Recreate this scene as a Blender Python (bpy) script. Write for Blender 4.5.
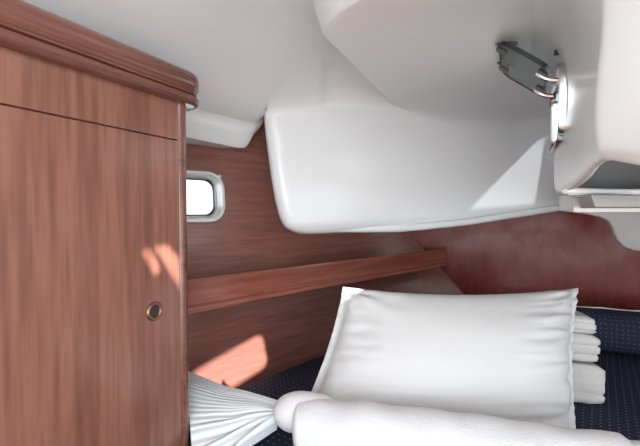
import bpy, bmesh, math, random
import numpy as np
from mathutils import Vector, Matrix, noise
random.seed(4)
for o in list(bpy.data.objects): bpy.data.objects.remove(o)
S = bpy.context.scene
COL = S.collection

# ------------------------------------------------------------------ camera
F = 400.0
PITCH = math.atan(11 / F)
CZ = 0.60
cd = bpy.data.cameras.new('camera'); cam = bpy.data.objects.new('camera', cd); COL.objects.link(cam)
cd.sensor_width = 36; cd.lens = 36 * F / 640; cd.clip_start = 0.01
cam.location = (0, 0, CZ); cam.rotation_euler = (math.pi / 2 - PITCH, 0, 0)
S.camera = cam

def P(px, py, d):
    """world point seen at photo position (px,py) at distance d along +Y"""
    a, b = (px - 320) / F, (223 - py) / F
    y = math.cos(PITCH) + b * math.sin(PITCH)
    z = -math.sin(PITCH) + b * math.cos(PITCH)
    k = d / y
    return Vector((a * k, d, CZ + z * k))

# ------------------------------------------------------------------ light
SUN = Vector((-0.745, 0.283, -0.645)).normalized()          # direction the sunlight travels
w = bpy.data.worlds.new('world'); S.world = w; w.use_nodes = True
bg = w.node_tree.nodes['Background']; bg.inputs[0].default_value = (0.93, 0.97, 1.0, 1); bg.inputs[1].default_value = 2.0
sl = bpy.data.lights.new('sun', 'SUN'); sl.energy = 15.0; sl.angle = math.radians(1.1); sl.color = (1, .96, .92)
so = bpy.data.objects.new('sun', sl); COL.objects.link(so); so.location = (3, -1, 3)
so.rotation_euler = SUN.to_track_quat('-Z', 'Y').to_euler()

def area(name, loc, target, sx, sy, e, col=(1, 1, 1)):
    l = bpy.data.lights.new(name, 'AREA'); l.shape = 'RECTANGLE'; l.size = sx; l.size_y = sy; l.energy = e; l.color = col
    o = bpy.data.objects.new(name, l); COL.objects.link(o); o.location = loc
    o.rotation_euler = (Vector(target) - Vector(loc)).to_track_quat('-Z', 'Y').to_euler()
area('rear_fill', (0.05, -2.2, .38), (0.1, 1.4, 0.72), 1.9, 1.2, 22, (.95, .98, 1))  # unseen soft lamp added behind the camera to light the cabin

S.view_settings.view_transform = 'Standard'; S.view_settings.look = 'None'
S.view_settings.gamma = 1; S.view_settings.use_curve_mapping = False
S.view_settings.exposure = 0.44

area('overhead_fill', (0.02, 0.10, 1.10), (0.02, .16, 0), .5, .5, 3.3, (.95, .98, 1))  # unseen lamp added overhead for light from above; no opening is built

# ------------------------------------------------------------------ materials
def lin(r, g, b):
    f = lambda c: (c / 255 / 12.92) if c / 255 <= .04045 else ((c / 255 + .055) / 1.055) ** 2.4
    return (f(r), f(g), f(b), 1)

def mat(name, col, rough=.5, metal=0, coat=0, spec=.5):
    m = bpy.data.materials.new(name); m.use_nodes = True
    b = m.node_tree.nodes['Principled BSDF']
    b.inputs['Base Color'].default_value = col; b.inputs['Roughness'].default_value = rough
    b.inputs['Metallic'].default_value = metal; b.inputs['Coat Weight'].default_value = coat
    b.inputs['Coat Roughness'].default_value = .12
    b.inputs['Specular IOR Level'].default_value = spec
    return m

def nodes(m): return m.node_tree.nodes, m.node_tree.links, m.node_tree.nodes['Principled BSDF']

def ramp(N, stops):
    r = N.new('ShaderNodeValToRGB'); e = r.color_ramp.elements
    while len(e) < len(stops): e.new(.5)
    for i, (p, c) in enumerate(stops): e[i].position = p; e[i].color = c
    return r

def wood(name, stops, rotz=0, scale=(14, 14, 1.2), rough=.3, coat=.4, fine=.35, blot=0):
    m = mat(name, stops[0][1], rough, 0, coat)
    N, L, b = nodes(m)
    tc = N.new('ShaderNodeTexCoord'); m1 = N.new('ShaderNodeMapping'); m2 = N.new('ShaderNodeMapping')
    m1.inputs['Rotation'].default_value = (0, 0, -rotz)
    m2.inputs['Scale'].default_value = scale
    L.new(tc.outputs['Object'], m1.inputs[0]); L.new(m1.outputs[0], m2.inputs[0])
    n1 = N.new('ShaderNodeTexNoise'); n1.inputs['Scale'].default_value = 1; n1.inputs['Detail'].default_value = 4
    n1.inputs['Distortion'].default_value = 1.5
    n2 = N.new('ShaderNodeTexNoise'); n2.inputs['Scale'].default_value = 9; n2.inputs['Detail'].default_value = 6
    L.new(m2.outputs[0], n1.inputs[0]); L.new(m2.outputs[0], n2.inputs[0])
    mx = N.new('ShaderNodeMix'); mx.data_type = 'FLOAT'; mx.inputs[0].default_value = fine
    L.new(n1.outputs[0], mx.inputs[2]); L.new(n2.outputs[0], mx.inputs[3])
    r = ramp(N, stops); L.new(mx.outputs[0], r.inputs[0])
    L.new(r.outputs[0], b.inputs['Base Color'])
    if blot:
        n3 = N.new('ShaderNodeTexNoise'); n3.inputs['Scale'].default_value = 9; n3.inputs['Detail'].default_value = 5
        L.new(tc.outputs['Object'], n3.inputs[0])
        mr = N.new('ShaderNodeMapRange'); mr.inputs[1].default_value = .35; mr.inputs[2].default_value = .7
        mr.inputs[3].default_value = rough; mr.inputs[4].default_value = rough + blot
        L.new(n3.outputs[0], mr.inputs[0]); L.new(mr.outputs[0], b.inputs['Roughness'])
    return m

def bumpy(m, scale, strength, dist=.002, detail=4):
    N, L, b = nodes(m)
    tc = N.new('ShaderNodeTexCoord'); n = N.new('ShaderNodeTexNoise'); n.inputs['Scale'].default_value = scale; n.inputs['Detail'].default_value = detail
    bp = N.new('ShaderNodeBump'); bp.inputs['Strength'].default_value = strength; bp.inputs['Distance'].default_value = dist
    L.new(tc.outputs['Object'], n.inputs[0]); L.new(n.outputs[0], bp.inputs['Height']); L.new(bp.outputs[0], b.inputs['Normal'])
    return m

A_LOCK = math.atan2(.893, .450)
A_HULL = math.radians(45)
A_TRANS = math.radians(-24)
M = {}
M['gel'] = bumpy(mat('white_gelcoat', (.765, .78, .79, 1), .24, 0, .25), 5, .12, .01, 2)
M['recess_shade'] = mat('recess_shade_grey', (.22, .22, .225, 1), .6)  # shade of the footwell recess put into the colour
M['under'] = mat('underside_shade_grey', (.40, .40, .40, 1), .4)  # shade of the strip below the lip put into its grey
M['gel2'] = bumpy(mat('white_liner', (.84, .82, .81, 1), .38), 6, .12, .01, 2)
M['lock'] = wood('mahogany_door', [(.28, lin(76, 46, 38)), (.40, lin(108, 69, 57)), (.50, lin(138, 93, 78)), (.60, lin(118, 76, 63)), (.74, lin(88, 54, 45))],
                 A_LOCK, (9, 9, .55), .30, .3, .36)
M['lockdark'] = wood('mahogany_trim', [(.3, lin(84, 50, 42)), (.7, lin(126, 80, 67))], A_LOCK, (1.5, 22, 22), .25, .5)
M['hull'] = wood('veneer_hull', [(.3, lin(112, 71, 62)), (.7, lin(148, 98, 86))], A_HULL, (1.3, 20, 26), .26, .3, .5)
M['trans'] = wood('veneer_transom', [(.3, lin(102, 44, 38)), (.7, lin(134, 66, 57))], A_TRANS, (7, 7, 2.2), .16, .0, .55, .20)
M['trans'].node_tree.nodes['Principled BSDF'].inputs['Specular IOR Level'].default_value = .16
M['rail'] = wood('mahogany_rail', [(.3, lin(118, 64, 53)), (.7, lin(160, 98, 83))], A_HULL, (1.2, 26, 26), .2, .6)
M['chrome'] = mat('chrome', (.62, .63, .64, 1), .16, 1)
M['alu'] = mat('aluminium', (.78, .8, .81, 1), .35, .6)
M['black'] = mat('black_plastic', (.02, .02, .022, 1), .4)
M['dgrey'] = mat('dark_grey_plastic', (.07, .075, .075, 1), .35)
M['seam'] = mat('dark_gap', (.03, .018, .015, 1), .7)
M['brass'] = mat('bronzed_metal', (.30, .17, .12, 1), .28, .9)
M['white'] = bumpy(mat('white_cotton', (.60, .603, .608, 1), .85, 0, 0, .2), 14, .25, .01, 3)
M['duvet'] = bumpy(mat('white_quilt', (.57, .555, .55, 1), .9, 0, 0, .2), 40, .3, .006, 3)
M['terry'] = bumpy(mat('white_terry', (.68, .687, .70, 1), .95, 0, 0, .1), 260, .6, .004, 3)
M['ply'] = mat('painted_ply', (.55, .53, .5, 1), .6)
M['sole'] = wood('teak_sole', [(.3, lin(110, 80, 55)), (.7, lin(140, 104, 74))], 0, (10, 1, 10))

g = mat('smoked_acrylic', (.30, .36, .33, 1), .05); g.node_tree.nodes['Principled BSDF'].inputs['Transmission Weight'].default_value = .9
g.node_tree.nodes['Principled BSDF'].inputs['IOR'].default_value = 1.2
M['smoke'] = g
g = mat('clear_pane', (.80, .84, .83, 1), .3); g.node_tree.nodes['Principled BSDF'].inputs['Transmission Weight'].default_value = 1
g.node_tree.nodes['Principled BSDF'].inputs['IOR'].default_value = 1.15
M['glass'] = g

def navy(name, ang, sp=.021, vertical=False, dot=.11):
    m = mat(name, lin(34, 38, 58), .85, 0, 0, .2)
    N, L, b = nodes(m)
    tc = N.new('ShaderNodeTexCoord')
    if vertical: src = tc.outputs['UV']
    else: src = tc.outputs['Object']
    mp = N.new('ShaderNodeMapping'); mp.inputs['Rotation'].default_value = (0, 0, ang)
    mp.inputs['Scale'].default_value = (1 / sp, 1 / sp, 0)
    L.new(src, mp.inputs[0])
    fr = N.new('ShaderNodeVectorMath'); fr.operation = 'FRACTION'; L.new(mp.outputs[0], fr.inputs[0])
    di = N.new('ShaderNodeVectorMath'); di.operation = 'DISTANCE'; L.new(fr.outputs[0], di.inputs[0]); di.inputs[1].default_value = (.5, .5, 0)
    lt = N.new('ShaderNodeMath'); lt.operation = 'LESS_THAN'; lt.inputs[1].default_value = dot; L.new(di.outputs['Value'], lt.inputs[0])
    ns = N.new('ShaderNodeTexNoise'); ns.inputs['Scale'].default_value = 220; L.new(tc.outputs['Object'], ns.inputs[0])
    rp = ramp(N, [(.3, lin(30, 33, 50)), (.7, lin(48, 52, 74))]); L.new(ns.outputs[0], rp.inputs[0])
    mx = N.new('ShaderNodeMix'); mx.data_type = 'RGBA'; L.new(lt.outputs[0], mx.inputs[0])
    L.new(rp.outputs[0], mx.inputs[6]); mx.inputs[7].default_value = lin(124, 126, 138)
    L.new(mx.outputs[2], b.inputs['Base Color'])
    return m
M['navy'] = navy('navy_dotted', math.radians(35))
M['navyroll'] = navy('navy_dotted_roll', 0, .019, True, .085)

def striped(name):
    m = mat(name, (.85, .86, .86, 1), .85, 0, 0, .2)
    N, L, b = nodes(m)
    tc = N.new('ShaderNodeTexCoord'); wv = N.new('ShaderNodeTexWave'); wv.inputs['Scale'].default_value = 6.5; wv.bands_direction = 'X'
    wv.inputs['Distortion'].default_value = .4; wv.inputs['Detail'].default_value = 1
    L.new(tc.outputs['UV'], wv.inputs[0])
    r = ramp(N, [(.0, lin(190, 197, 202)), (.5, lin(222, 225, 227))]); L.new(wv.outputs[1], r.inputs[0]); L.new(r.outputs[0], b.inputs['Base Color'])
    bp = N.new('ShaderNodeBump'); bp.inputs['Strength'].default_value = .5; bp.inputs['Distance'].default_value = .004
    L.new(wv.outputs[1], bp.inputs['Height']); L.new(bp.outputs[0], b.inputs['Normal'])
    return m
M['stripe'] = striped('white_striped_cotton')

# ------------------------------------------------------------------ helpers
ORI = {}
def link(name, bm, m, parent=None, smooth=True, sharp=40):
    bmesh.ops.recalc_face_normals(bm, faces=bm.faces)
    off = ORI.get(parent.name, Vector()) if parent else Vector()
    for v in bm.verts: v.co -= off
    for f in bm.faces: f.smooth = smooth
    if smooth:
        for e in bm.edges:
            if len(e.link_faces) == 2 and e.calc_face_angle(0) > math.radians(sharp): e.smooth = False
    me = bpy.data.meshes.new(name); bm.to_mesh(me); bm.free()
    me.materials.append(m)
    o = bpy.data.objects.new(name, me); COL.objects.link(o)
    if parent: o.parent = parent
    ORI[o.name] = off
    return o

def struct(o):
    o['kind'] = 'structure'; return o
def tag(o, label, cat, group=None):
    o['label'] = label; o['category'] = cat
    if group: o['group'] = group
    return o
def empty(name, loc):
    o = bpy.data.objects.new(name, None); COL.objects.link(o); o.location = loc; o.empty_display_size = .05
    ORI[o.name] = Vector(loc); return o

def crom(p, t):
    n = len(p) - 1; x = min(max(t, 0), 1) * n; i = min(int(x), n - 1); f = x - i
    a, b, c, d = p[max(i - 1, 0)], p[i], p[i + 1], p[min(i + 2, n)]
    if i == 0: a = b * 2 - c
    if i + 2 > n: d = c * 2 - b
    return .5 * ((2 * b) + (c - a) * f + (2 * a - 5 * b + 4 * c - d) * f * f + (3 * b - a - 3 * c + d) * f ** 3)

def spline(p, n): return [crom([Vector(q) for q in p], i / (n - 1)) for i in range(n)]

def patch(rows, nu, nv):
    r2 = [spline(r, nu) for r in rows]
    cols = [spline([r[j] for r in r2], nv) for j in range(nu)]
    return [[cols[j][i] for j in range(nu)] for i in range(nv)]

def sheet(pts, thick=.012, toward=Vector((0, 0, .6)), mid=None):
    """closed sheet: pts is a grid; thickness is added on the side away from `toward`"""
    bm = bmesh.new(); R, Cn = len(pts), len(pts[0])
    V = [[bm.verts.new(p) for p in r] for r in pts]
    for i in range(R - 1):
        for j in range(Cn - 1):
            bm.faces.new((V[i][j], V[i][j + 1], V[i + 1][j + 1], V[i + 1][j]))
    bm.normal_update()
    s = sum(v.normal.dot(toward - v.co) for v in bm.verts)
    s = -1 if s > 0 else 1
    W = [[bm.verts.new(V[i][j].co + V[i][j].normal * thick * s) for j in range(Cn)] for i in range(R)]
    for i in range(R - 1):
        for j in range(Cn - 1):
            bm.faces.new((W[i][j], W[i + 1][j], W[i + 1][j + 1], W[i][j + 1]))
    for j in range(Cn - 1):
        bm.faces.new((V[0][j], W[0][j], W[0][j + 1], V[0][j + 1])); bm.faces.new((V[-1][j], V[-1][j + 1], W[-1][j + 1], W[-1][j]))
    for i in range(R - 1):
        bm.faces.new((V[i][0], V[i + 1][0], W[i + 1][0], W[i][0])); bm.faces.new((V[i][-1], W[i][-1], W[i + 1][-1], V[i + 1][-1]))
    bmesh.ops.recalc_face_normals(bm, faces=bm.faces)
    return bm

def prism(poly, ext, bevel=0, seg=3):
    """closed prism from a 3-D polygon swept by vector ext"""
    bm = bmesh.new(); ext = Vector(ext)
    a = [bm.verts.new(Vector(p)) for p in poly]; b = [bm.verts.new(Vector(p) + ext) for p in poly]
    n = len(poly)
    bm.faces.new(a); bm.faces.new(b[::-1])
    for i in range(n): bm.faces.new((a[i], b[i], b[(i + 1) % n], a[(i + 1) % n]))
    bmesh.ops.recalc_face_normals(bm, faces=bm.faces)
    if bevel: bmesh.ops.bevel(bm, geom=bm.edges[:], offset=bevel, segments=seg, profile=.5, affect='EDGES', clamp_overlap=True)
    return bm

def sweep(path, prof, up=Vector((0, 0, 1)), closed=False, cap=True):
    """sweep a closed 2-D profile (side, up) along a path lying mostly in a horizontal plane"""
    bm = bmesh.new(); n = len(path); path = [Vector(p) for p in path]; rings = []
    for i in range(n):
        if closed: t = path[(i + 1) % n] - path[i - 1]
        else: t = path[min(i + 1, n - 1)] - path[max(i - 1, 0)]
        t.normalize(); s = t.cross(up).normalized(); u = s.cross(t)
        k = 1
        if 0 < i < n - 1 or closed:
            a = (path[i] - path[i - 1]).normalized(); c = a.dot(t); k = 1 / max(c, .5)
        rings.append([bm.verts.new(path[i] + s * a_ * k + u * b_) for a_, b_ in prof])
    m = len(prof)
    for i in range(n if closed else n - 1):
        r0, r1 = rings[i], rings[(i + 1) % n]
        for j in range(m): bm.faces.new((r0[j], r1[j], r1[(j + 1) % m], r0[(j + 1) % m]))
    if not closed and cap: bm.faces.new(rings[0][::-1]); bm.faces.new(rings[-1])
    bmesh.ops.recalc_face_normals(bm, faces=bm.faces)
    return bm

def tube(path, rads, seg=16, cap=True, wob=0, squash=1):
    bm = bmesh.new(); n = len(path); path = [Vector(p) for p in path]; rings = []
    ref = Vector((0, 0, 1))
    for i in range(n):
        t = (path[min(i + 1, n - 1)] - path[max(i - 1, 0)]).normalized()
        rr = ref if abs(t.dot(ref)) < .95 else Vector((1, 0, 0))
        s = t.cross(rr).normalized(); u = s.cross(t)
        r = rads[i] if hasattr(rads, '__len__') else rads
        ring = []
        for k in range(seg):
            a = 2 * math.pi * k / seg; p = path[i] + (s * math.cos(a) + u * math.sin(a) * squash) * r
            if wob: p += (p - path[i]).normalized() * noise.noise(p * 14) * wob
            ring.append(bm.verts.new(p))
        rings.append(ring)
    for i in range(n - 1):
        for k in range(seg): bm.faces.new((rings[i][k], rings[i + 1][k], rings[i + 1][(k + 1) % seg], rings[i][(k + 1) % seg]))
    if cap: bm.faces.new(rings[0][::-1]); bm.faces.new(rings[-1])
    bmesh.ops.recalc_face_normals(bm, faces=bm.faces)
    return bm

def join(*bms):
    out = bmesh.new()
    for b in bms:
        me = bpy.data.meshes.new('tmp'); b.to_mesh(me); b.free(); out.from_mesh(me); bpy.data.meshes.remove(me)
    return out

def box(c, X, Y, Z, bevel=0, seg=2):
    """box centred at c with half-extent vectors X, Y, Z"""
    c, X, Y, Z = Vector(c), Vector(X), Vector(Y), Vector(Z)
    return prism([c - X - Y - Z, c + X - Y - Z, c + X + Y - Z, c - X + Y - Z], Z * 2, bevel, seg)

def rrect(c, U, V, w, h, r, n=8, skew=0):
    pts = []
    for cx, cy, a0 in ((w / 2 - r, h / 2 - r, 0), (-w / 2 + r, h / 2 - r, 90), (-w / 2 + r, -h / 2 + r, 180), (w / 2 - r, -h / 2 + r, 270)):
        for k in range(n + 1):
            a = math.radians(a0 + 90 * k / n); x, y = cx + r * math.cos(a), cy + r * math.sin(a)
            pts.append(c + U * (x + skew * y) + V * y)
    return pts

def loop_sheet(loops, close=False):
    """skin a list of equal-length closed loops"""
    bm = bmesh.new(); R = [[bm.verts.new(p) for p in l] for l in loops]; n = len(R[0])
    rng = range(len(R)) if close else range(len(R) - 1)
    for i in rng:
        a, b = R[i], R[(i + 1) % len(R)]
        for k in range(n): bm.faces.new((a[k], a[(k + 1) % n], b[(k + 1) % n], b[k]))
    bmesh.ops.recalc_face_normals(bm, faces=bm.faces)
    return bm

def cut(o, *cutters):
    for c, solver in [(c, k) for c in cutters for k in ('EXACT', 'FAST')]:
        if solver == 'FAST' and not retry: continue
        retry = False
        bmesh.ops.recalc_face_normals(c, faces=c.faces)
        me = bpy.data.meshes.new('c'); c.to_mesh(me)
        co = bpy.data.objects.new('c', me); COL.objects.link(co)
        md = o.modifiers.new('b', 'BOOLEAN'); md.operation = 'DIFFERENCE'; md.object = co; md.solver = solver
        bpy.context.view_layer.update()
        dg = bpy.context.evaluated_depsgraph_get()
        nm = bpy.data.meshes.new_from_object(o.evaluated_get(dg))
        o.modifiers.clear(); old = o.data
        bb = lambda m_: np.array([[f_([v.co[i] for v in m_.vertices]) for f_ in (min, max)] for i in range(3)])
        if len(nm.vertices) < 8 or np.abs(bb(nm) - bb(old)).max() > .01:
            print('CUT FAILED', o.name, solver); retry = True; bpy.data.meshes.remove(nm); bpy.data.objects.remove(co); bpy.data.meshes.remove(me); continue
        o.data = nm; nm.name = o.name
        bpy.data.meshes.remove(old); bpy.data.objects.remove(co); bpy.data.meshes.remove(me)
    return o

def lerp(a, b, t): return a + (b - a) * t
def table(x, T):
    if x <= T[0][0]: return T[0][1]
    for (a, u), (b, v) in zip(T, T[1:]):
        if x <= b: return u + (v - u) * (x - a) / (b - a)
    return T[-1][1]

# ------------------------------------------------------------------ setting: wood-lined hull side and transom
HB = [Vector((-1.25, .46, 0)), Vector((-.95, .76, 0)), Vector((-.62, 1.09, 0)), Vector((-.308, 1.40, 0)), Vector((.09, 1.80, 0)), Vector((.50, 2.03, 0)), Vector((.92, 2.16, 0))]
HL = [Vector((-.14, .14, 0))] * 5 + [Vector((-.5, .22, 0)), Vector((-.85, .30, 0))]
def hull(t, z):
    zz = min(z, .62) + max(z - .62, 0) * .25
    return crom(HB, t) + crom(HL, t) * zz + Vector((0, 0, z))
ZR = [-.5, -.1, 0, .1, .2, .3, .4, .5, .62, .75, .9, 1.05, 1.3]
wall_left = struct(link('wall_left', sheet([[hull(j / 60, z) for j in range(61)] for z in ZR], .02), M['hull']))

TR = [Vector((1.56, 1.93, 0)), Vector((2.2, 1.63, 0))]
def trans(s, z):
    a = hull(1, z); a.z = 0
    b, c = TR
    p = crom([a + Vector((-.1, .05, 0)), a, (a + b) / 2 + Vector((.015, .02, 0)), b, c], s)
    return p + Vector((0, 0, z))
wall_back = struct(link('wall_back', sheet([[trans(.22 + .78 * j / 50, z) for j in range(51)] for z in ZR[:-2]], .02), M['trans']))

struct(link('wall_right', box((2.22, .6, .3), (.02, 0, 0), (0, 1.1, 0), (0, 0, .9)), M['gel2'], smooth=False))
struct(link('floor', box((.4, .6, -.52), (1.9, 0, 0), (0, 2.1, 0), (0, 0, .02)), M['sole'], smooth=False))

# ------------------------------------------------------------------ white mouldings
def lipz(px): return 0
# side-deck moulding: lower lip, facet ridge, sloping deckhead, flat deckhead
colsA = []
ld = Vector((.144, .242, 0)).normalized()
inb = Vector((ld.y, -ld.x, 0))
l0 = P(184, 137, 1.253)
for s, lz, rz, ro in ((-.75, .835, .925, .02), (-.35, .835, .925, .02), (0, .835, .925, .02), (.15, .835, .928, .02), (.262, .836, .932, .02), (.30, .850, .936, .02),
                      (.335, .893, .948, .02), (.375, .93, .985, .02), (.43, .99, 1.06, .02), (.50, 1.06, 1.12, .02), (.62, 1.10, 1.13, .02)):
    b = l0 + ld * s
    q = lambda o, z: Vector((b.x + inb.x * o, b.y + inb.y * o, z))
    colsA.append([q(-.30, lz + .012), q(-.06, lz + .006), q(-.012, lz), q(0, lz + .006), q(ro * .6, lerp(lz, rz, .5)), q(ro, rz - .008), q(ro + .03, rz + .014), q(ro + .17, lerp(rz, 1.125, .55)), q(ro + .34, 1.115), q(ro + .5, 1.13), q(1.3, 1.13)])
ceiling = struct(link('ceiling', sheet(patch(colsA, 70, 60), .014), M['gel'], sharp=60))

# cockpit-locker moulding hanging in front of the hull side
def Bline(x): return 1.5 + .37 * (x + .1)
LEFT = [(.50, -.060), (.512, -.098), (.525, -.124), (.54, -.140), (.575, -.156), (.644, -.172), (.75, -.188), (.881, -.204), (.95, -.21), (1.2, -.21)]
BOT = [(-.3, .512), (0, .514), (.15, .518), (.41, .532), (.66, .553), (1.25, .625), (1.9, .70)]
rows = []
NV, NU = 54, 90
ss = [0, .004, .009, .016, .025, .035, .05] + [.05 + .95 * (i / (NU - 8)) for i in range(1, NU - 7)]
for i in range(NV + 1):
    v = (i / NV) ** 1.35
    row = []
    for s in [-1] + ss:
        zb0 = .508
        z = zb0 + (1.24 - zb0) * v
        xl = table(z, LEFT)
        x = xl + (1.85 - xl) * max(s, 0)
        zb = table(x, BOT); z = zb + (1.24 - zb) * v
        y = Bline(x)
        r = .055; dx = x - xl
        if dx < r: y += r - math.sqrt(max(r * r - (r - dx) ** 2, 0))
        r = .05; dz = z - zb
        if dz < r: y += (r - math.sqrt(max(r * r - (r - dz) ** 2, 0))) * .8
        zc, RR = 1.14 - .17, .17
        if x > .2: k_ = min((x - .2) / .5, 1); zc = lerp(zc, 1.20 - .30, k_); RR = lerp(RR, .30, k_)
        if z > zc:
            q_ = min((z - zc) / RR, 1); y -= RR * 1.1 * (1 - math.sqrt(max(1 - q_ * q_, 0))); z = min(z, zc + RR)
        y -= .03 * math.exp(-((x - .15) / .3) ** 2) * math.sin(min(v * 1.3, 1) * math.pi)
        if s < 0: y += .16
        row.append(Vector((x, y, z)))
    if i == 0: rows.append([p + Vector((0, .16, .004)) for p in row])
    rows.append(row)
wall_deck = struct(link('trim_1', sheet(rows, .012), M['gel'], sharp=60))

# rolled flange along the lower edge
xs = [.02 + k * .05 for k in range(32)]
path = [Vector((x, Bline(x) + .018 + .03 * max(0, 1 - (x - .02) / .5), table(x, BOT) - .004 + .018 * max(0, 1 - (x - .02) / .3))) for x in xs]
prof = [(.016 + .014 * math.cos(a), .008 + .016 * math.sin(a)) for a in [2 * math.pi * k / 10 for k in range(10)]]
struct(link('trim_2', sweep(path, prof), M['gel']))

# overhead moulding (underside of the cockpit seat)
uC = Vector((.2755, .605, 0)).normalized(); nC = Vector((uC.y, -uC.x, 0))     # nC points inboard (right)
a = P(392, 105, 1.6); b = P(325, 40, .995)
LC = [Vector((.50, .30)), Vector((.36, .48)), Vector((.22, .67)), Vector((.128, .772)), Vector((.0854, .81)), Vector((.062, .835)), Vector((.043, .868)), Vector((.027, .912)), Vector((.016, .960)), Vector((.0135, 1.0)), Vector((.04, 1.06)), Vector((.12, 1.235)), Vector((.20, 1.41)), Vector((.27, 1.565)), Vector((.33, 1.70)), Vector((.42, 1.88)), Vector((.56, 2.15)), Vector((.75, 2.5))]
D0 = Vector((.5635, .92, 0)); uD = Vector((.447, .894, 0)); nD = Vector((-.894, .447, 0))
rowsC = []
LC = [Vector((p.x, p.y, 0)) for p in LC]
LC = spline(LC, 72)
for k, p in enumerate(LC):
    # right-hand end of this strip: on the footwell side plane
    t = (p - D0).dot(uD) + .10
    e = D0 + uD * t - nD * .30
    if t < -.55: e = D0 + uD * -.55 - nD * .30
    out = (p - Vector((.45, 1.1, 0))).normalized()
    q = [p + out * .07 + Vector((0, 0, 1.25)), p + out * .035 + Vector((0, 0, 1.12)), p + out * .012 + Vector((0, 0, 1.05)), p + Vector((0, 0, 1.031)), lerp(p, e, .04) + Vector((0, 0, 1.026)),
         lerp(p, e, .2) + Vector((0, 0, 1.027)), lerp(p, e, .45) + Vector((0, 0, 1.032)), lerp(p, e, .75) + Vector((0, 0, 1.04)), e + Vector((0, 0, 1.045))]
    rise = min(max(0, (p.y - 1.25)), .7) ** 1.5 * .22
    for m_, f in enumerate((0, 0, 0, 0, .05, .3, .75, 1, 1)): q[m_].z += rise * f
    rowsC.append(spline(q, 40))
trim3 = struct(link('trim_3', sheet(rowsC, .012, Vector((.2, .6, 0))), M['gel'], sharp=50))

# footwell side with arched lower edge
def Dp(t, z, o=0): p = D0 + uD * t + nD * o; return Vector((p.x, p.y, z))
TC, RC = -.435, .055                       # the forward corner of the footwell, rounded
def Dr(t, z, o=0):
    if t >= TC: return Dp(t, z, o)
    a_ = TC - t; th = min(a_ / RC, math.radians(22)); rem = a_ - RC * th
    n_ = nD * math.cos(th) - uD * math.sin(th); tg = -nD * math.sin(th) - uD * math.cos(th)
    p = D0 + uD * TC - nD * RC + n_ * (RC + o) + tg * rem
    return Vector((p.x, p.y, z))
ARCH = [(-1.5, .640), (-.62, .640), (-.56, .643), (-.50, .655), (-.455, .666), (-.42, .6675), (-.36, .667), (-.27, .656), (-.17, .6505), (-.11, .649), (0, .650), (.15, .652), (.4, .655)]
rowsD = []
TS = [-1.5 + .95 * k / 14 for k in range(14)] + [-.55 + .13 * k / 20 for k in range(20)] + [-.42 + .75 * k / 46 for k in range(47)]
for t in TS:
    zb = table(t, ARCH)
    ro = 0
    end = 0
    if t > .28: end = .05 - math.sqrt(max(.05 ** 2 - (t - .28) ** 2, 0))
    o_ = -ro - end
    pr = [Dr(t, .76, o_ - .052), Dr(t, .757, o_ - .045), Dr(t, zb + .05, o_ - .020), Dr(t, zb + .012, o_ - .017), Dr(t, zb, o_ - .009), Dr(t, zb + .006, o_ - .002), Dr(t, zb + .03, o_ + .004), Dr(t, .75, o_ + .006), Dr(t, .85, o_),
          Dr(t, .94, o_ + .004), Dr(t, .98, o_ + .014), Dr(t, 1.02, o_ + .045), Dr(t, 1.045, o_ + .10), Dr(t, 1.06, o_ + .16)]
    rowsD.append(spline(pr, 80))
for e_ in (.10, .45): rowsD.append([p - nD * e_ for p in rowsD[80]])
wall_foot = struct(link('trim_4', sheet(rowsD, .010, Vector((0, .6, .7))), M['gel'], sharp=50))

# void beneath the footwell side, its shade painted grey, roofed and closed round its edges
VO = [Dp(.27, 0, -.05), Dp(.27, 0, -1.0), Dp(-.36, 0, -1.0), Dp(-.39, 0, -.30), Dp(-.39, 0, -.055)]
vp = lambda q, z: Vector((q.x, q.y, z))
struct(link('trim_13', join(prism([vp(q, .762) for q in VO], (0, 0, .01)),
                            *[prism([vp(VO[a_], .645), vp(VO[b_], .645), vp(VO[b_], .772), vp(VO[a_], .772)], d_) for a_, b_, d_ in ((1, 2, nD * -.01), (0, 1, uD * .01), (2, 3, uD * -.01))]), M['recess_shade'], smooth=False))

# footwell sole slab with a beaded lip
lipA, lipB = P(563, 192.5, 1.24), P(640, 188.5, .98)
zl = .650
poly = [Dp(.30, zl, -.045), Dp(.08, zl, -.012), Vector((lipB.x, lipB.y, zl)), Vector((.90, .38, zl)), Vector((2.0, -.16, zl)), Vector((2.0, 1.5, zl)), Vector((1.06, 1.62, zl))]
struct(link('trim_5', prism(poly, (0, 0, -.009), .003), M['gel'], sharp=60))
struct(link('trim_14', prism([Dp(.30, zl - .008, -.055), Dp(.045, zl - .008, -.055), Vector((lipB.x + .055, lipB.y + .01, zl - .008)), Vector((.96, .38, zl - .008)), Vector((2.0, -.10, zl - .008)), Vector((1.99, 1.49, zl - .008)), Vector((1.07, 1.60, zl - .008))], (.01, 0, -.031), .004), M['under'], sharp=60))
pth = spline([Dp(.30, zl, -.05), Dp(.12, zl, -.016), Dp(.03, zl, -.012), Vector((lipB.x, lipB.y, zl)), Vector((.85, .70, zl)), Vector((.90, .38, zl))], 40)
struct(link('trim_6', tube(pth, .0075, 10), M['gel']))

# lower liner moulding over the right end of the transom
def Ep(px, py): return P(px, py, 1.78 - (px - 565) * .0035)
out = [(560, 196), (560, 211), (575, 212.5), (592, 215), (604, 218), (610, 222), (613, 228), (615, 235), (619, 242), (626, 248), (636, 251), (660, 253), (720, 258), (720, 190)]
poly = [Ep(*p) for p in out]
struct(link('trim_7', prism(poly, (.03, .06, 0), .008, 3), M['gel2'], sharp=50))

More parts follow.
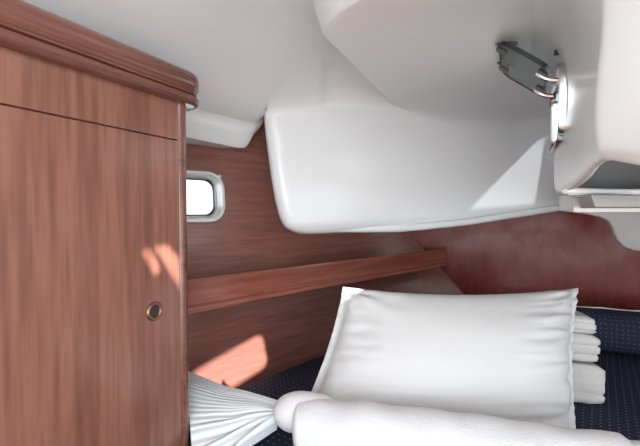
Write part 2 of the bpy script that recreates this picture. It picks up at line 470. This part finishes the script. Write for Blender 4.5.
# deck above: keeps daylight out except over the open cockpit footwell
dz = 1.27
poly = [Vector((-1.6, -1.0, dz)), Vector((2.3, -1.0, dz)), Vector((2.3, -.33, dz)), Dp(-.42, dz, -.06), Dp(.30, dz, -.04), Vector((2.3, 1.0, dz)), Vector((2.3, 2.7, dz)), Vector((-1.6, 2.7, dz))]
deck = struct(link('trim_8', prism(poly, (0, 0, .03)), M['gel2'], smooth=False))
poly = [Dp(.33, .60, -.05), Vector((1.5, 1.05, .60)), Vector((2.2, 1.0, .60))]
struct(link('trim_9', prism([poly[0], poly[0] + Vector((0, 0, .7)), poly[2] + Vector((0, 0, .7)), poly[2]], (.01, .02, 0)), M['gel2'], smooth=False))

# --- portlight opening in the footwell side
pc = Dp(.145, .857, .002); UP = Vector((0, 0, 1))
hole = prism(rrect(pc + nD * .05, uD, UP,   .29, .160, .034), nD * -.10)
cut(wall_foot, hole)
# --- porthole opening in the hull side
tH = 0
best = None
for k in range(2000):
    t = .2 + .4 * k / 2000; p = hull(t, .655); px = 320 + F * p.x / p.y
    if best is None or abs(px - 224) < best[0]: best = (abs(px - 224), t)
pR = hull(best[1], .655)
e1 = (hull(best[1], .655) - hull(best[1] - .01, .655)).normalized(); e2 = (hull(best[1], .72) - hull(best[1], .60)).normalized()
nH = e1.cross(e2).normalized()
if nH.dot(Vector((0, 0, .6)) - pR) < 0: nH = -nH
HW, HH = .30, .188
hc = pR - e1 * (HW / 2) + nH * .001
cut(wall_left, prism(rrect(hc + nH * .06, e1, e2, HW - .036, HH - .036, .04), nH * -.14))

# --- unseen openings added in the deck to throw shaped sun patches, cut along the sun's direction
def beam(points, length=3.0, back=.05): return prism([p + SUN * -back for p in points], SUN * -length)
def lockpt(px, py):                       # point on the locker front seen at (px,py)
    for k in range(4000):
        d = .5 + .6 * k / 4000; p = P(px, py, d)
        if (p - Vector((-.3206, .95, p.z))).dot(Vector((.893, -.450, 0))) <= 0: return p
slots = [[(140, 254), (147, 251), (159, 272), (152, 276)], [(152, 249), (166, 248), (178, 262), (179, 291)]]
def bpt(px, py):
    x = 0
    for k in range(4000):
        d = 1.4 + .9 * k / 4000; p = P(px, py, d)
        if p.y > Bline(p.x): return p
btri = [(470, 209), (500, 178), (545, 133), (540, 172), (534, 205)]
cb = []
for sl_ in slots:
    pts = [lockpt(*q) for q in sl_]
    [cut(q_, beam(pts)) for q_ in (trim3, deck, wall_foot, ceiling)]
pts = [bpt(*q) for q in btri]
cut(deck, beam(pts, 3, -.0)); cut(trim3, beam(pts, 3, .12)); cut(wall_deck, beam(pts, 3, .12))
tp = [p - SUN * ((1.285 - p.z) / -SUN.z) for p in pts]
cx = sum(tp, Vector()) / len(tp)
tint = bpy.data.materials.new('dimmer_tint'); tint.use_nodes = True
N_, L_n = tint.node_tree.nodes, tint.node_tree.links
tr_ = N_.new('ShaderNodeBsdfTransparent'); tr_.inputs[0].default_value = (.36, .37, .38, 1)
L_n.new(tr_.outputs[0], N_['Material Output'].inputs[0])
struct(link('sun_dimmer', box((cx.x, cx.y, 1.312), (.45, 0, 0), (0, .45, 0), (0, 0, .006)), tint, smooth=False))  # unseen tinted pane added to dim the sun patch on the moulding
hp = rrect(pc, uD, UP, .33, .18, .06)
[cut(q_, beam(hp, 3, -.03)) for q_ in (deck, trim3, ceiling)]

# --- coved corners where the mouldings run into each other
from mathutils.bvhtree import BVHTree
def bvh(o):
    return BVHTree.FromPolygons([v.co.copy() for v in o.data.vertices], [tuple(p.vertices) for p in o.data.polygons])
def cove(name, low, high, Q, az0, az1, w0, w1, el0, el1, n=60):
    bl_, bh_ = bvh(low), bvh(high); rows = []
    for k in range(n):
        az = math.radians(lerp(az0, az1, k / (n - 1))); wd = math.radians(w0(k / (n - 1)))
        def hit(b_, el):
            d = Vector((math.sin(az) * math.cos(el), math.cos(az) * math.cos(el), math.sin(el)))
            r = b_.ray_cast(Q, d)
            return (r[3], r[0], r[1]) if r[0] is not None else (9, None, None)
        th = None
        for q in range(900):
            el = math.radians(lerp(el0, el1, q / 899))
            if hit(bh_, el)[0] < hit(bl_, el)[0]: th = el; break
        if th is None: continue
        hb, ha = hit(bl_, th - wd), hit(bh_, th + wd * w1); pc_, pb, pa = hit(bl_, th - 1e-4)[1], hb[1], ha[1]
        if None in (pc_, pb, pa): continue
        pnl = Vector((math.cos(az), -math.sin(az), 0)); hor = Vector((math.sin(az), math.cos(az), 0))
        tb, ta = hb[2].cross(pnl).normalized(), ha[2].cross(pnl).normalized()      # tangents inside the section plane
        f2 = lambda v: (v.dot(hor), v.z)
        (bx, bz), (ax, az_), (dx, dz2) = f2(tb), f2(ta), f2(pa - pb)
        det = bx * -az_ + ax * bz
        if abs(det) > 1e-4:
            k_ = (dx * -az_ + ax * dz2) / det; qq = pb + tb * k_
            if (qq - pc_).length < .6 * (pa - pb).length: pc_ = qq
        rows.append([pb * (1 - t) ** 2 + pc_ * 2 * t * (1 - t) + pa * t * t for t in [j / 12 for j in range(13)]])
    if len(rows) < 3: print('cove', name, 'none'); return
    # even out small steps along the corner
    for _ in range(4):
        rows = [rows[0]] + [[(rows[i - 1][j] + rows[i][j] * 2 + rows[i + 1][j]) / 4 for j in range(13)] for i in range(1, len(rows) - 1)] + [rows[-1]]
    print('cove', name, len(rows), rows[0][6], rows[-1][6])
    return struct(link(name, sheet(rows, .006), M['gel'], sharp=80))
QV = Vector((.05, .35, .62))
cove('trim_10', wall_deck, ceiling, QV, -16, 15, lambda t: .3 + 7 * min(1, t * 2.2), 1.0, 5, 50)
cove('trim_11', wall_deck, trim3, QV, 10.9, 38, lambda t: .3 + 4.6 * min(1, t * 1.8), 1.0, 5, 50)

# ------------------------------------------------------------------ windows
def ringframe(c, U, V, N_, w, h, r, wid, th, skew=0):
    L_ = lambda dw, o: rrect(c + N_ * o, U, V, w - dw * 2, h - dw * 2, max(r - dw, .004), 8, skew)
    return loop_sheet([L_(0, -.004), L_(0, th * .6), L_(wid * .15, th), L_(wid * .7, th), L_(wid, th * .5), L_(wid, -.02)])

win1 = struct(empty('window_1', hc))
win1['label'] = 'small rounded porthole with pale metal frame in the wood-lined hull side beside the locker'
link('frame', loop_sheet([rrect(hc + nH * o, e1, e2, HW - d * 2, HH - d * 2, .064 - d * .8, 8) for d, o in ((0, 0), (.0, .006), (.003, .010), (.012, .010), (.016, .006), (.022, -.014), (.026, -.018), (.028, -.03), (.028, -.04))]), M['alu'], win1)
link('gasket', loop_sheet([rrect(hc + nH * o - e1 * .004, e1, e2, HW - d * 2, HH - d * 2, .035, 8) for d, o in ((.026, -.017), (.028, -.013), (.0305, -.014), (.032, -.02))]), M['black'], win1)
link('pane', prism(rrect(hc - nH * .024, e1, e2, HW - .058, HH - .058, .03), nH * -.006), M['glass'], win1)

win2 = struct(empty('window_2', pc))
win2['label'] = 'opening portlight with its smoked pane swung up in the white footwell side'
link('frame', ringframe(pc + nD * .004, uD, UP, nD,   .315, .186, .046, .013, .012), M['chrome'], win2)
# raised pane hinged along the top edge
hz = .940
pu = (nD * .775 + UP * .60).normalized(); pn = uD.cross(pu).normalized()
hc2 = Dp(.135, hz - .004, .035); L_p = .136
pcn = hc2 + pu * (L_p / 2)
pane = link('pane', prism(rrect(pcn - pn * .004, uD, pu, .255, L_p, .035), pn * .008, .0015, 1), M['smoke'], win2)
link('gasket', loop_sheet([rrect(pcn + pn * o, uD, pu, .255 + d, L_p + d, .036, 8) for d, o in ((.0, -.005), (.005, -.005), (.005, .006), (.0, .006))], True), M['black'], pane)
for tt in (-.075, .075):
    c = hc2 + pu * (L_p - .006) + uD * tt
    k = link('catch', join(box(c, uD * .012, pu * .014, pn * .009, .003), box(c + pu * .018 + pn * .006, uD * .007, pu * .012, pn * .004, .002),
                       tube([c + pn * .004, c + pn * .020 - pu * .006, c + pn * .028 - pu * .022], [.006, .006, .004], 8)), M['dgrey'], pane)
for tt in (-.075, .075):
    c = hc2 + uD * tt
    link('hinge_arm', tube(spline([c + pu * .024 - pn * .008, c - pn * .010 + pu * .006, c - pn * .008 - nD * .010 - UP * .006, Dp(.135 + tt, hz - .020, .014)], 10), .0062, 8), M['chrome'], win2)
link('hinge_block', join(*[box(hc2 + uD * tt + pu * .012, uD * .016, pu * .014, pn * .010, .003) for tt in (-.07, .07)]), M['dgrey'], win2)

o = link('screw_cap', tube([Dp(.055, .985, .004), Dp(.055, .985, .024)], .0065, 12), M['black'])
o.parent = win2; o.location = -ORI[win2.name]; (o, 'tiny black screw cap on the white moulding just above the open portlight', 'screw cap')
d_ = (P(219.5, 176.5, 1.0) - Vector((0, 0, CZ))).normalized()
n_ = bvh(wall_left).ray_cast(Vector((0, 0, CZ)), d_)[0]
o = link('screw_head', tube([n_ - nH * .002, n_ + nH * .004, n_ + nH * .006], [.007, .007, .004], 12), M['alu'])
o.parent = win1; o.location = -ORI[win1.name]; (o, 'small pale screw head in the wood just right of the porthole frame', 'screw')

# ------------------------------------------------------------------ berth
MZ = 0.0
mp = [hull(t, 0) for t in [.33 + .67 * k / 20 for k in range(21)]]
mp = [p + Vector((.03, -.03, 0)) for p in mp]
mp = [Vector((-.50, 1.13, 0))] + [p for p in mp if p.x > -.5 and p.x < .84] + [Vector((.87, 2.08, 0)), Vector((1.52, 1.86, 0)), Vector((2.1, 1.56, 0)), Vector((2.1, .35, 0)), Vector((-.42, .35, 0)), Vector((-.30, .72, 0)), Vector((-.285, .95, 0)), Vector((-.32, .985, 0))]
berth = struct(link('trim_12', prism([p + Vector((0, 0, -.5)) for p in mp], (0, 0, .37)), M['ply'], smooth=False))
o = link('mattress', prism([p + Vector((0, 0, -.13)) for p in mp], (0, 0, .13), .018, 3), M['navy'], sharp=60)
tag(o, 'navy blue mattress with tiny pale dots filling the berth under the pillow', 'mattress')

# ------------------------------------------------------------------ locker
E = Vector((-.3206, .95, 0)); uL = Vector((.450, .893, 0)).normalized(); nL = Vector((uL.y, -uL.x, 0))      # nL points to the cabin
def Lp(s, o, z): p = E + uL * s + nL * o; return Vector((p.x, p.y, z))
lk = empty('locker', Lp(-.4, -.15, -.5))
tag(lk, 'tall mahogany locker with moulded top edge standing left in the foreground', 'locker')
ZT = .852
# carcass outline: back follows the hull
poly = [Lp(0, -.004, -.5), Lp(-.95, -.004, -.5), Lp(-.95, -.20, -.5), Lp(-.32, -.205, -.5), Lp(0, -.215, -.5)]
link('carcass', prism(poly, (0, 0, ZT + .5), .004, 2), M['lock'], lk, sharp=30)
zs = .764
link('frieze_panel', box(Lp(-.485, 0, (ZT + zs) / 2 + .001), uL * .461, nL * .006, UP * ((ZT - zs) / 2 - .0008), .0006, 1), M['lock'], lk, sharp=30)
door = link('door', box(Lp(-.485, 0, (-.49 + zs) / 2 - .001), uL * .461, nL * .006, UP * ((zs + .49) / 2 - .0002), .0006, 1), M['lock'], lk, sharp=30)
link('corner_post', tube([Lp(-.010, -.006, -.5), Lp(-.010, -.006, ZT)], .0155, 20), M['lockdark'], lk)
# moulded edge: profile swept along the front and round the end
end = [Lp(-1.0, 0, 0), Lp(-.6, 0, 0), Lp(-.3, 0, 0), Lp(-.1, 0, 0)]
r = .03
for k in range(9):
    an = math.radians(90 * k / 8); end.append(Lp(-.006 + r * math.sin(an), -r + r * math.cos(an), 0))
end += [Lp(.024, -.10, 0), Lp(.024, -.19, 0)]
prof = [(-.03, ZT - .002), (.010, ZT - .002)]
prof += [(.018 + .012 * math.cos(x), ZT + .011 + .012 * math.sin(x)) for x in [math.radians(-90 + 18 * k) for k in range(11)]]
prof += [(.017, ZT + .0235), (.024, ZT + .025), (.026, ZT + .028), (.023, ZT + .031), (.026, ZT + .034), (.030, ZT + .040), (.030, ZT + .058), (.027, ZT + .069), (.019, ZT + .076), (.006, ZT + .078), (-.03, ZT + .078)]
cap = sweep(end, prof)
link('moulded_edge', cap, M['lockdark'], lk, sharp=35)
link('top_board', prism([Lp(-.005, -.02, ZT), Lp(-.98, -.02, ZT), Lp(-.95, -.195, ZT), Lp(-.32, -.198, ZT), Lp(-.005, -.205, ZT)], (0, 0, .05)), M['lockdark'], lk)
# finger latch ring
lp = lockpt(152, 311) + nL * .005
X_, Y_ = uL, UP
circ = lambda r_, o_: [lp + nL * o_ + X_ * r_ * math.cos(2 * math.pi * k / 28) + Y_ * r_ * math.sin(2 * math.pi * k / 28) for k in range(28)]
latch = link('latch_ring', loop_sheet([circ(.0205, 0), circ(.0205, .003), circ(.018, .006), circ(.0145, .006), circ(.0125, .003), circ(.0120, .001)]), M['brass'], door)
link('latch_button', loop_sheet([circ(.0118, .001), circ(.0115, .0025), circ(.009, .003), circ(.004, .002), circ(.0005, .002)]), M['seam'], door)

# ------------------------------------------------------------------ shelf along the hull side
sh = empty('wall_shelf', (-.05, 1.6, .31))
tag(sh, 'long mahogany shelf with raised front rail along the wood-lined hull side', 'shelf')
RA, RB = Vector((-.492, 1.042, 0)), Vector((.685, 2.155, 0))
ur = (RB - RA).normalized(); nr = Vector((ur.y, -ur.x, 0))
z0, z1 = .308, .404
prof = [(-.022, z0), (.006, z0), (.012, z0 + .005), (.013, z0 + .011), (.011, z0 + .017), (.004, z0 + .021), (.0, z0 + .022), (.0, z1 - .022), (.003, z1 - .014), (.003, z1 - .005), (-.002, z1), (-.016, z1), (-.022, z1 - .005)]
pth = [lerp(RA, RB, k / 12) for k in range(13)]
pth[-1] = RB - ur * .006
pp = sweep(pth, prof)
link('front_rail', pp, M['rail'], sh, sharp=30)
inn = [lerp(RA, RB, k / 16) - nr * .018 + Vector((0, 0, .325)) for k in range(17)]
outr = []
for p in inn:
    bb = min((hull(.25 + .75 * k / 300, .33) for k in range(301)), key=lambda v: abs((v - p).dot(ur)) + (0 if (v - p).dot(nr) < 0 else 9))
    qv = Vector((bb.x, bb.y, .325)) + nr * .006
    if (qv - p).dot(nr) > -.01: qv = p - nr * .012
    outr.append(qv)
bmS = bmesh.new()
va = [bmS.verts.new(p) for p in inn]; vb = [bmS.verts.new(p) for p in outr]; vc = [bmS.verts.new(p - UP * .016) for p in inn]; vd = [bmS.verts.new(p - UP * .016) for p in outr]
for k in range(16):
    bmS.faces.new((va[k], va[k + 1], vb[k + 1], vb[k])); bmS.faces.new((vc[k], vd[k], vd[k + 1], vc[k + 1]))
    bmS.faces.new((va[k], vc[k], vc[k + 1], va[k + 1])); bmS.faces.new((vb[k], vb[k + 1], vd[k + 1], vd[k]))
bmS.faces.new((va[0], vb[0], vd[0], vc[0])); bmS.faces.new((va[-1], vc[-1], vd[-1], vb[-1]))
link('shelf_board', bmS, M['hull'], sh, sharp=30)

# ------------------------------------------------------------------ bolster against the transom
bl = empty('bolster', (1.35, 1.78, 0))
tag(bl, 'rolled navy dotted bolster cushion with pale piping lying against the dark wood end wall', 'cushion')
b0, b1 = Vector((.55, 2.02, 0)), Vector((2.02, 1.42, 0))
ub = (b1 - b0).normalized(); nb = Vector((ub.y, -ub.x, 0))
prof = []
for k in range(28):
    an = 2 * math.pi * k / 28
    cx, cy = math.cos(an), math.sin(an)
    px_ = math.copysign(abs(cx) ** .62, cx) * .105; py_ = math.copysign(abs(cy) ** .75, cy) * .086 + .0875
    prof.append((px_, py_))
bmB = bmesh.new(); uvl = bmB.loops.layers.uv.new('UVMap'); rings = []
nb_ = 40
acc = [0]
for k in range(1, 29): acc.append(acc[-1] + math.dist(prof[k - 1], prof[k % 28]))
for i in range(nb_ + 1):
    f = i / nb_; c = lerp(b0, b1, f); sc = 1 - .25 * max(0, abs(f - .5) * 2 - .92) / .08
    ring = []
    for (x, y) in prof:
        p = c + nb * x * sc + UP * y
        p += nb * noise.noise(p * 6) * .008
        ring.append(bmB.verts.new(p))
    rings.append(ring)
for i in range(nb_):
    for k in range(28):
        f_ = bmB.faces.new((rings[i][k], rings[i + 1][k], rings[i + 1][(k + 1) % 28], rings[i][(k + 1) % 28]))
        L0 = (b1 - b0).length
        for lp_, (ii, kk) in zip(f_.loops, ((i, k), (i + 1, k), (i + 1, k + 1), (i, k + 1))): lp_[uvl].uv = (ii / nb_ * L0, acc[kk])
bmB.faces.new(rings[0][::-1]); bmB.faces.new(rings[-1])
link('cover', bmB, M['navyroll'], bl)
pp = [lerp(b0, b1, .03 + .94 * k / 30) + nb * -.018 + UP * (.1745 + .002 * math.sin(k * 1.9)) for k in range(31)]
link('piping', tube(pp, .0035, 8), M['white'], bl)

# ------------------------------------------------------------------ folded quilts behind the pillow
def folded(name, corner, X, Y, w, d, z, hts, label, seed):
    rt = empty(name, corner + X * (-w / 2) + Y * (d / 2) + UP * z)
    zz = z
    for i, h in enumerate(hts):
        off = (0, .014, .028)[i]; n = 0; base = []
        # outline of the folded cloth: near-square corners, edges a little uneven
        def edge(p0, p1, k):
            for q in range(k): base.append(p0 + (p1 - p0) * (q / k))
        ww = w - off
        c = [Vector((-w, .0, 0)), Vector((-off - .008, 0, 0)), Vector((-off, .008, 0)), Vector((-off - .004, d, 0)), Vector((-w, d, 0))]
        for (p0, p1, k) in ((c[0], c[1], 60), (c[1], c[2], 3), (c[2], c[3], 40), (c[3], c[4], 12), (c[4], c[0], 8)): edge(p0, p1, k)
        cen = Vector((-w / 2, d / 2, 0))
        prof = []
        for k in range(15):
            f = k / 14; ins = 0
            e_ = min(f, 1 - f) * h
            if e_ < .012: ins = .012 - math.sqrt(max(0, .012 ** 2 - (.012 - e_) ** 2))
            if abs(f - .30) < .02: ins += .006                    # stitched hem line
            if abs(f - .66) < .02 and seed == 2: ins += .005
            ins -= .004 * math.sin(f * math.pi)
            prof.append((f, ins))
        bm = bmesh.new(); loops = []
        for f, ins in prof:
            lp_ = []
            for b_ in base:
                dv = Vector((max(-1, min(1, (b_.x - cen.x) / (w / 2))) ** 5, max(-1, min(1, (b_.y - cen.y) / (d / 2))) ** 5, 0))
                q = b_ - dv * ins
                g_ = Vector((b_.x * 16, b_.y * 16, f * 2.2 + i * 4 + seed * 9))
                q = q + dv * (noise.noise(g_) * .007 + noise.noise(g_ * 2.7) * .003)
                sag = -.012 * max(0, (b_.x + off + .10) / .10) * (f if i or seed == 2 else f) 
                zt_ = zz + f * h + noise.noise(Vector((b_.x * 10, b_.y * 10, seed + i))) * .003 * (1 if 0 < f else 0) + sag * .6
                lp_.append(bm.verts.new(corner + X * q.x + Y * q.y + UP * zt_))
            loops.append(lp_)
        m_ = len(base)
        for a_, b_ in zip(loops, loops[1:]):
            for k in range(m_): bm.faces.new((a_[k], a_[(k + 1) % m_], b_[(k + 1) % m_], b_[k]))
        bm.faces.new(loops[0][::-1])
        prev = loops[-1]; mid = sum((v.co for v in prev), Vector()) / m_
        for sc in (.97, .9):
            nx_ = [bm.verts.new(mid + (v.co - mid) * sc + UP * .002) for v in loops[-1]]
            for k in range(m_): bm.faces.new((prev[k], prev[(k + 1) % m_], nx_[(k + 1) % m_], nx_[k]))
            prev = nx_
        bm.faces.new(prev)
        link('fold', bm, M['duvet'], rt, sharp=75)
        zz += h
    tag(rt, label, 'quilt', 'folded quilts behind the pillow')
    return zz + .006
qx = Vector((.985, -.17, 0)); qy = Vector((.17, .985, 0))
qc = P(605, 410, 1.215); qc.z = 0
zt = folded('folded_quilt', qc, qx, qy, .42, .26, .002, (.122,), 'lower folded white quilt of the pair behind the pillow, lying on the mattress', 1)
qc2 = qc + qy * .012 - qx * .012
folded('folded_quilt', qc2, qx, qy, .42, .24, zt, (.088, .058), 'upper folded white quilt of the pair, its layers stepped back towards the pillow', 2)

# ------------------------------------------------------------------ pillow
TLp, TRp = P(343, 287, 1.22), P(578, 288, 1.27)
BLp, BRp = P(306, 428, 1.06), P(577, 436, 1.02)
BLp.z = .022; BRp.z = .022
BLp = Vector((-.068, 1.055, .022)); BRp = Vector((.655, 1.005, .022))
def pillow():
    bm = bmesh.new(); NU_, NV_ = 90, 70
    nrm = (TRp - TLp).cross(BLp - TLp).normalized()
    if nrm.y > 0: nrm = -nrm
    F_, B_ = [], []
    for i in range(NV_ + 1):
        fr, br = [], []
        for j in range(NU_ + 1):
            u, v = j / NU_, i / NV_
            # edges pull in between the corners
            uu = u; vv = v
            p = lerp(lerp(TLp, TRp, u), lerp(BLp, BRp, u), v)
            X = (TRp - TLp); Y = (BLp - TLp)
            su, sv = 2 * u - 1, 2 * v - 1
            p += Y * (.062 * (1 - su ** 2)) * (1 - v) * (1 if v < .6 else (1 - v) / .4)
            p -= X * .022 * (1 - sv ** 2) * max(0, (su - .3) / .7) ** 2
            p += X * .022 * (1 - sv ** 2) * max(0, (-su - .3) / .7) ** 2
            fl = .05                                                   # stitched flange on both short sides
            bu = max(0, 1 - abs(su) / (1 - fl)); bv = max(0, 1 - abs(sv) / .985)
            sm = lambda x: math.sqrt(max(0, 1 - (1 - x) ** 2.4))
            h = sm(min(1, bu * 1.15)) * sm(min(1, bv * 1.0))
            h = .102 * h * (.78 + .22 * math.cos(su * 1.1) * math.cos(sv * 1.0)) + .0025
            edge = max(abs(su), abs(sv))
            # gathers near the right and upper left
            wr = 0
            if su > .35:
                k_ = (su - .35) / .65; wr += .020 * k_ * noise.noise(Vector((su * 1.6, sv * 9, 1.3))) + 0.010 * k_ * noise.noise(Vector((su * 3, sv * 22, 4.3)))
            if su < -.5:
                k_ = (-su - .5) / .5; wr += .017 * k_ * noise.noise(Vector((su * 4, sv * 8, 7.7))) + .004 * k_ * noise.noise(Vector((su * 9, sv * 18, 2.2)))
            cdx = math.hypot((su + 1) * 1.2, (sv + 1))
            if cdx < .8: wr += .010 * (1 - cdx / .8) * math.sin(math.atan2(sv + 1, (su + 1) * 1.2) * 11)
            cdx = math.hypot((su - 1) * 1.2, (sv + 1))
            if cdx < .7: wr += .008 * (1 - cdx / .7) * math.sin(math.atan2(sv + 1, -(su - 1) * 1.2) * 9)
            wr += .006 * noise.noise(Vector((su * 2.2, sv * 2.2, 9)))
            wr += .004 * math.exp(-((sv - .52 + .15 * su * su) / .05) ** 2) * math.exp(-((su + .35) / .4) ** 2)
            fw = .010 * max(0, (edge - .9) / .1) * noise.noise(Vector((su * 6, sv * 11, 3)))
            q = p + nrm * (h + wr * min(1, h / .02) + fw)
            fr.append(bm.verts.new(q))
            hb = min(h * .75, .07)
            br.append(bm.verts.new(p - nrm * (hb - fw)))
        F_.append(fr); B_.append(br)
    for i in range(NV_):
        for j in range(NU_):
            bm.faces.new((F_[i][j], F_[i][j + 1], F_[i + 1][j + 1], F_[i + 1][j])); bm.faces.new((B_[i][j], B_[i + 1][j], B_[i + 1][j + 1], B_[i][j + 1]))
    rim = [(0, j) for j in range(NU_)] + [(i, NU_) for i in range(NV_)] + [(NV_, j) for j in range(NU_, 0, -1)] + [(i, 0) for i in range(NV_, 0, -1)]
    for k in range(len(rim)):
        a_, b_ = rim[k], rim[(k + 1) % len(rim)]
        bm.faces.new((F_[a_[0]][a_[1]], B_[a_[0]][a_[1]], B_[b_[0]][b_[1]], F_[b_[0]][b_[1]]))
    for v in bm.verts:
        if v.co.z < .004: v.co.z = .004
    return bm
o = link('pillow', pillow(), M['white'], sharp=80)
tag(o, 'large white pillow with gathered side seam leaning upright on the berth', 'pillow')

# ------------------------------------------------------------------ rolled towel in front
rt = empty('rolled_towel', (.2, .9, 0))
tag(rt, 'thick white terry towel rolled into a bolster lying in front of the pillow', 'towel')
pth = spline([Vector((-.062, .955, .070)), Vector((.0, .945, .077)), Vector((.15, .915, .077)), Vector((.32, .875, .076)), Vector((.48, .83, .074)), Vector((.66, .78, .072))], 60)
rads = [.071 * math.sqrt(max(.01, 1 - (1 - min(1, i / 5.5)) ** 2)) * (1 if i < 57 else .85) + .004 * noise.noise(Vector((i * .13, 2, 1))) for i in range(60)]
link('roll', tube(pth, rads, 40, True, .007), M['terry'], rt)
kn = spline([Vector((-.112, .968, .098)), Vector((-.075, .970, .108)), Vector((-.03, .975, .112)), Vector((.05, .972, .100))], 30)
link('tucked_end', tube(kn, [.042 * math.sqrt(max(.01, 1 - (1 - min(1, i / 10)) ** 2)) * math.sqrt(max(.02, 1 - (1 - min(1, (29 - i) / 6)) ** 2)) for i in range(30)], 30, True, .010), M['terry'], rt)

# ------------------------------------------------------------------ fanned striped towel
def fan():
    bm = bmesh.new(); uvl = bm.loops.layers.uv.new('UVMap')
    K0, K1 = Vector((-.098, 1.0, .118)), Vector((-.108, .972, .092))       # gathered end at the roll
    W0, W1 = Vector((-.415, 1.185, .135)), Vector((-.267, .845, .016))        # spread end by the locker
    NU_, NV_ = 40, 120
    G = []
    for i in range(NU_ + 1):
        s = i / NU_; row = []
        a_, b_ = lerp(W0, K0, s), lerp(W1, K1, s)
        for j in range(NV_ + 1):
            v = j / NV_
            p = lerp(a_, b_, v)
            # the spread end bellies upward, then drapes to the mattress
            belly = .035 * math.sin(math.pi * min(1, v * 1.05)) * (1 - s) ** .7
            p += UP * belly
            big = .015 * max(0, (v - .55) / .45) * math.sin(v * 46 + s * 1.5) * (.35 + .65 * s)
            pl = .0006 * math.sin(v * 120) * (.5 + .5 * s)
            p += UP * (big + pl) + Vector((0, 1, 0)) * (.004 * math.sin(v * 21 + 1) * s)
            p += UP * .008 * noise.noise(p * 13)
            p += Vector((.5, .8, 0)) * .012 * math.sin(s * math.pi) * (1 - v) * -1
            if p.z < .008: p.z = .008
            row.append(bm.verts.new(p))
        G.append(row)
    for i in range(NU_):
        for j in range(NV_):
            f_ = bm.faces.new((G[i][j], G[i + 1][j], G[i + 1][j + 1], G[i][j + 1]))
            for lp_, (ii, jj) in zip(f_.loops, ((i, j), (i + 1, j), (i + 1, j + 1), (i, j + 1))): lp_[uvl].uv = (jj / NV_, ii / NU_)
    # close it down to the mattress so that it has body
    low = [[bm.verts.new(Vector((v.co.x, v.co.y, max(.002, v.co.z - .022)))) for v in row] for row in G]
    for i in range(NU_):
        for j in (0, NV_): bm.faces.new((G[i][j], G[i + 1][j], low[i + 1][j], low[i][j]))
    for j in range(NV_):
        for i in (0, NU_): bm.faces.new((G[i][j], G[i][j + 1], low[i][j + 1], low[i][j]))
    for i in range(NU_):
        for j in range(NV_): bm.faces.new((low[i][j], low[i][j + 1], low[i + 1][j + 1], low[i + 1][j]))
    return bm
o = link('fanned_towel', fan(), M['stripe'], sharp=70)
tag(o, 'white striped towel fanned out in pleats beside the locker and gathered at the roll', 'towel')
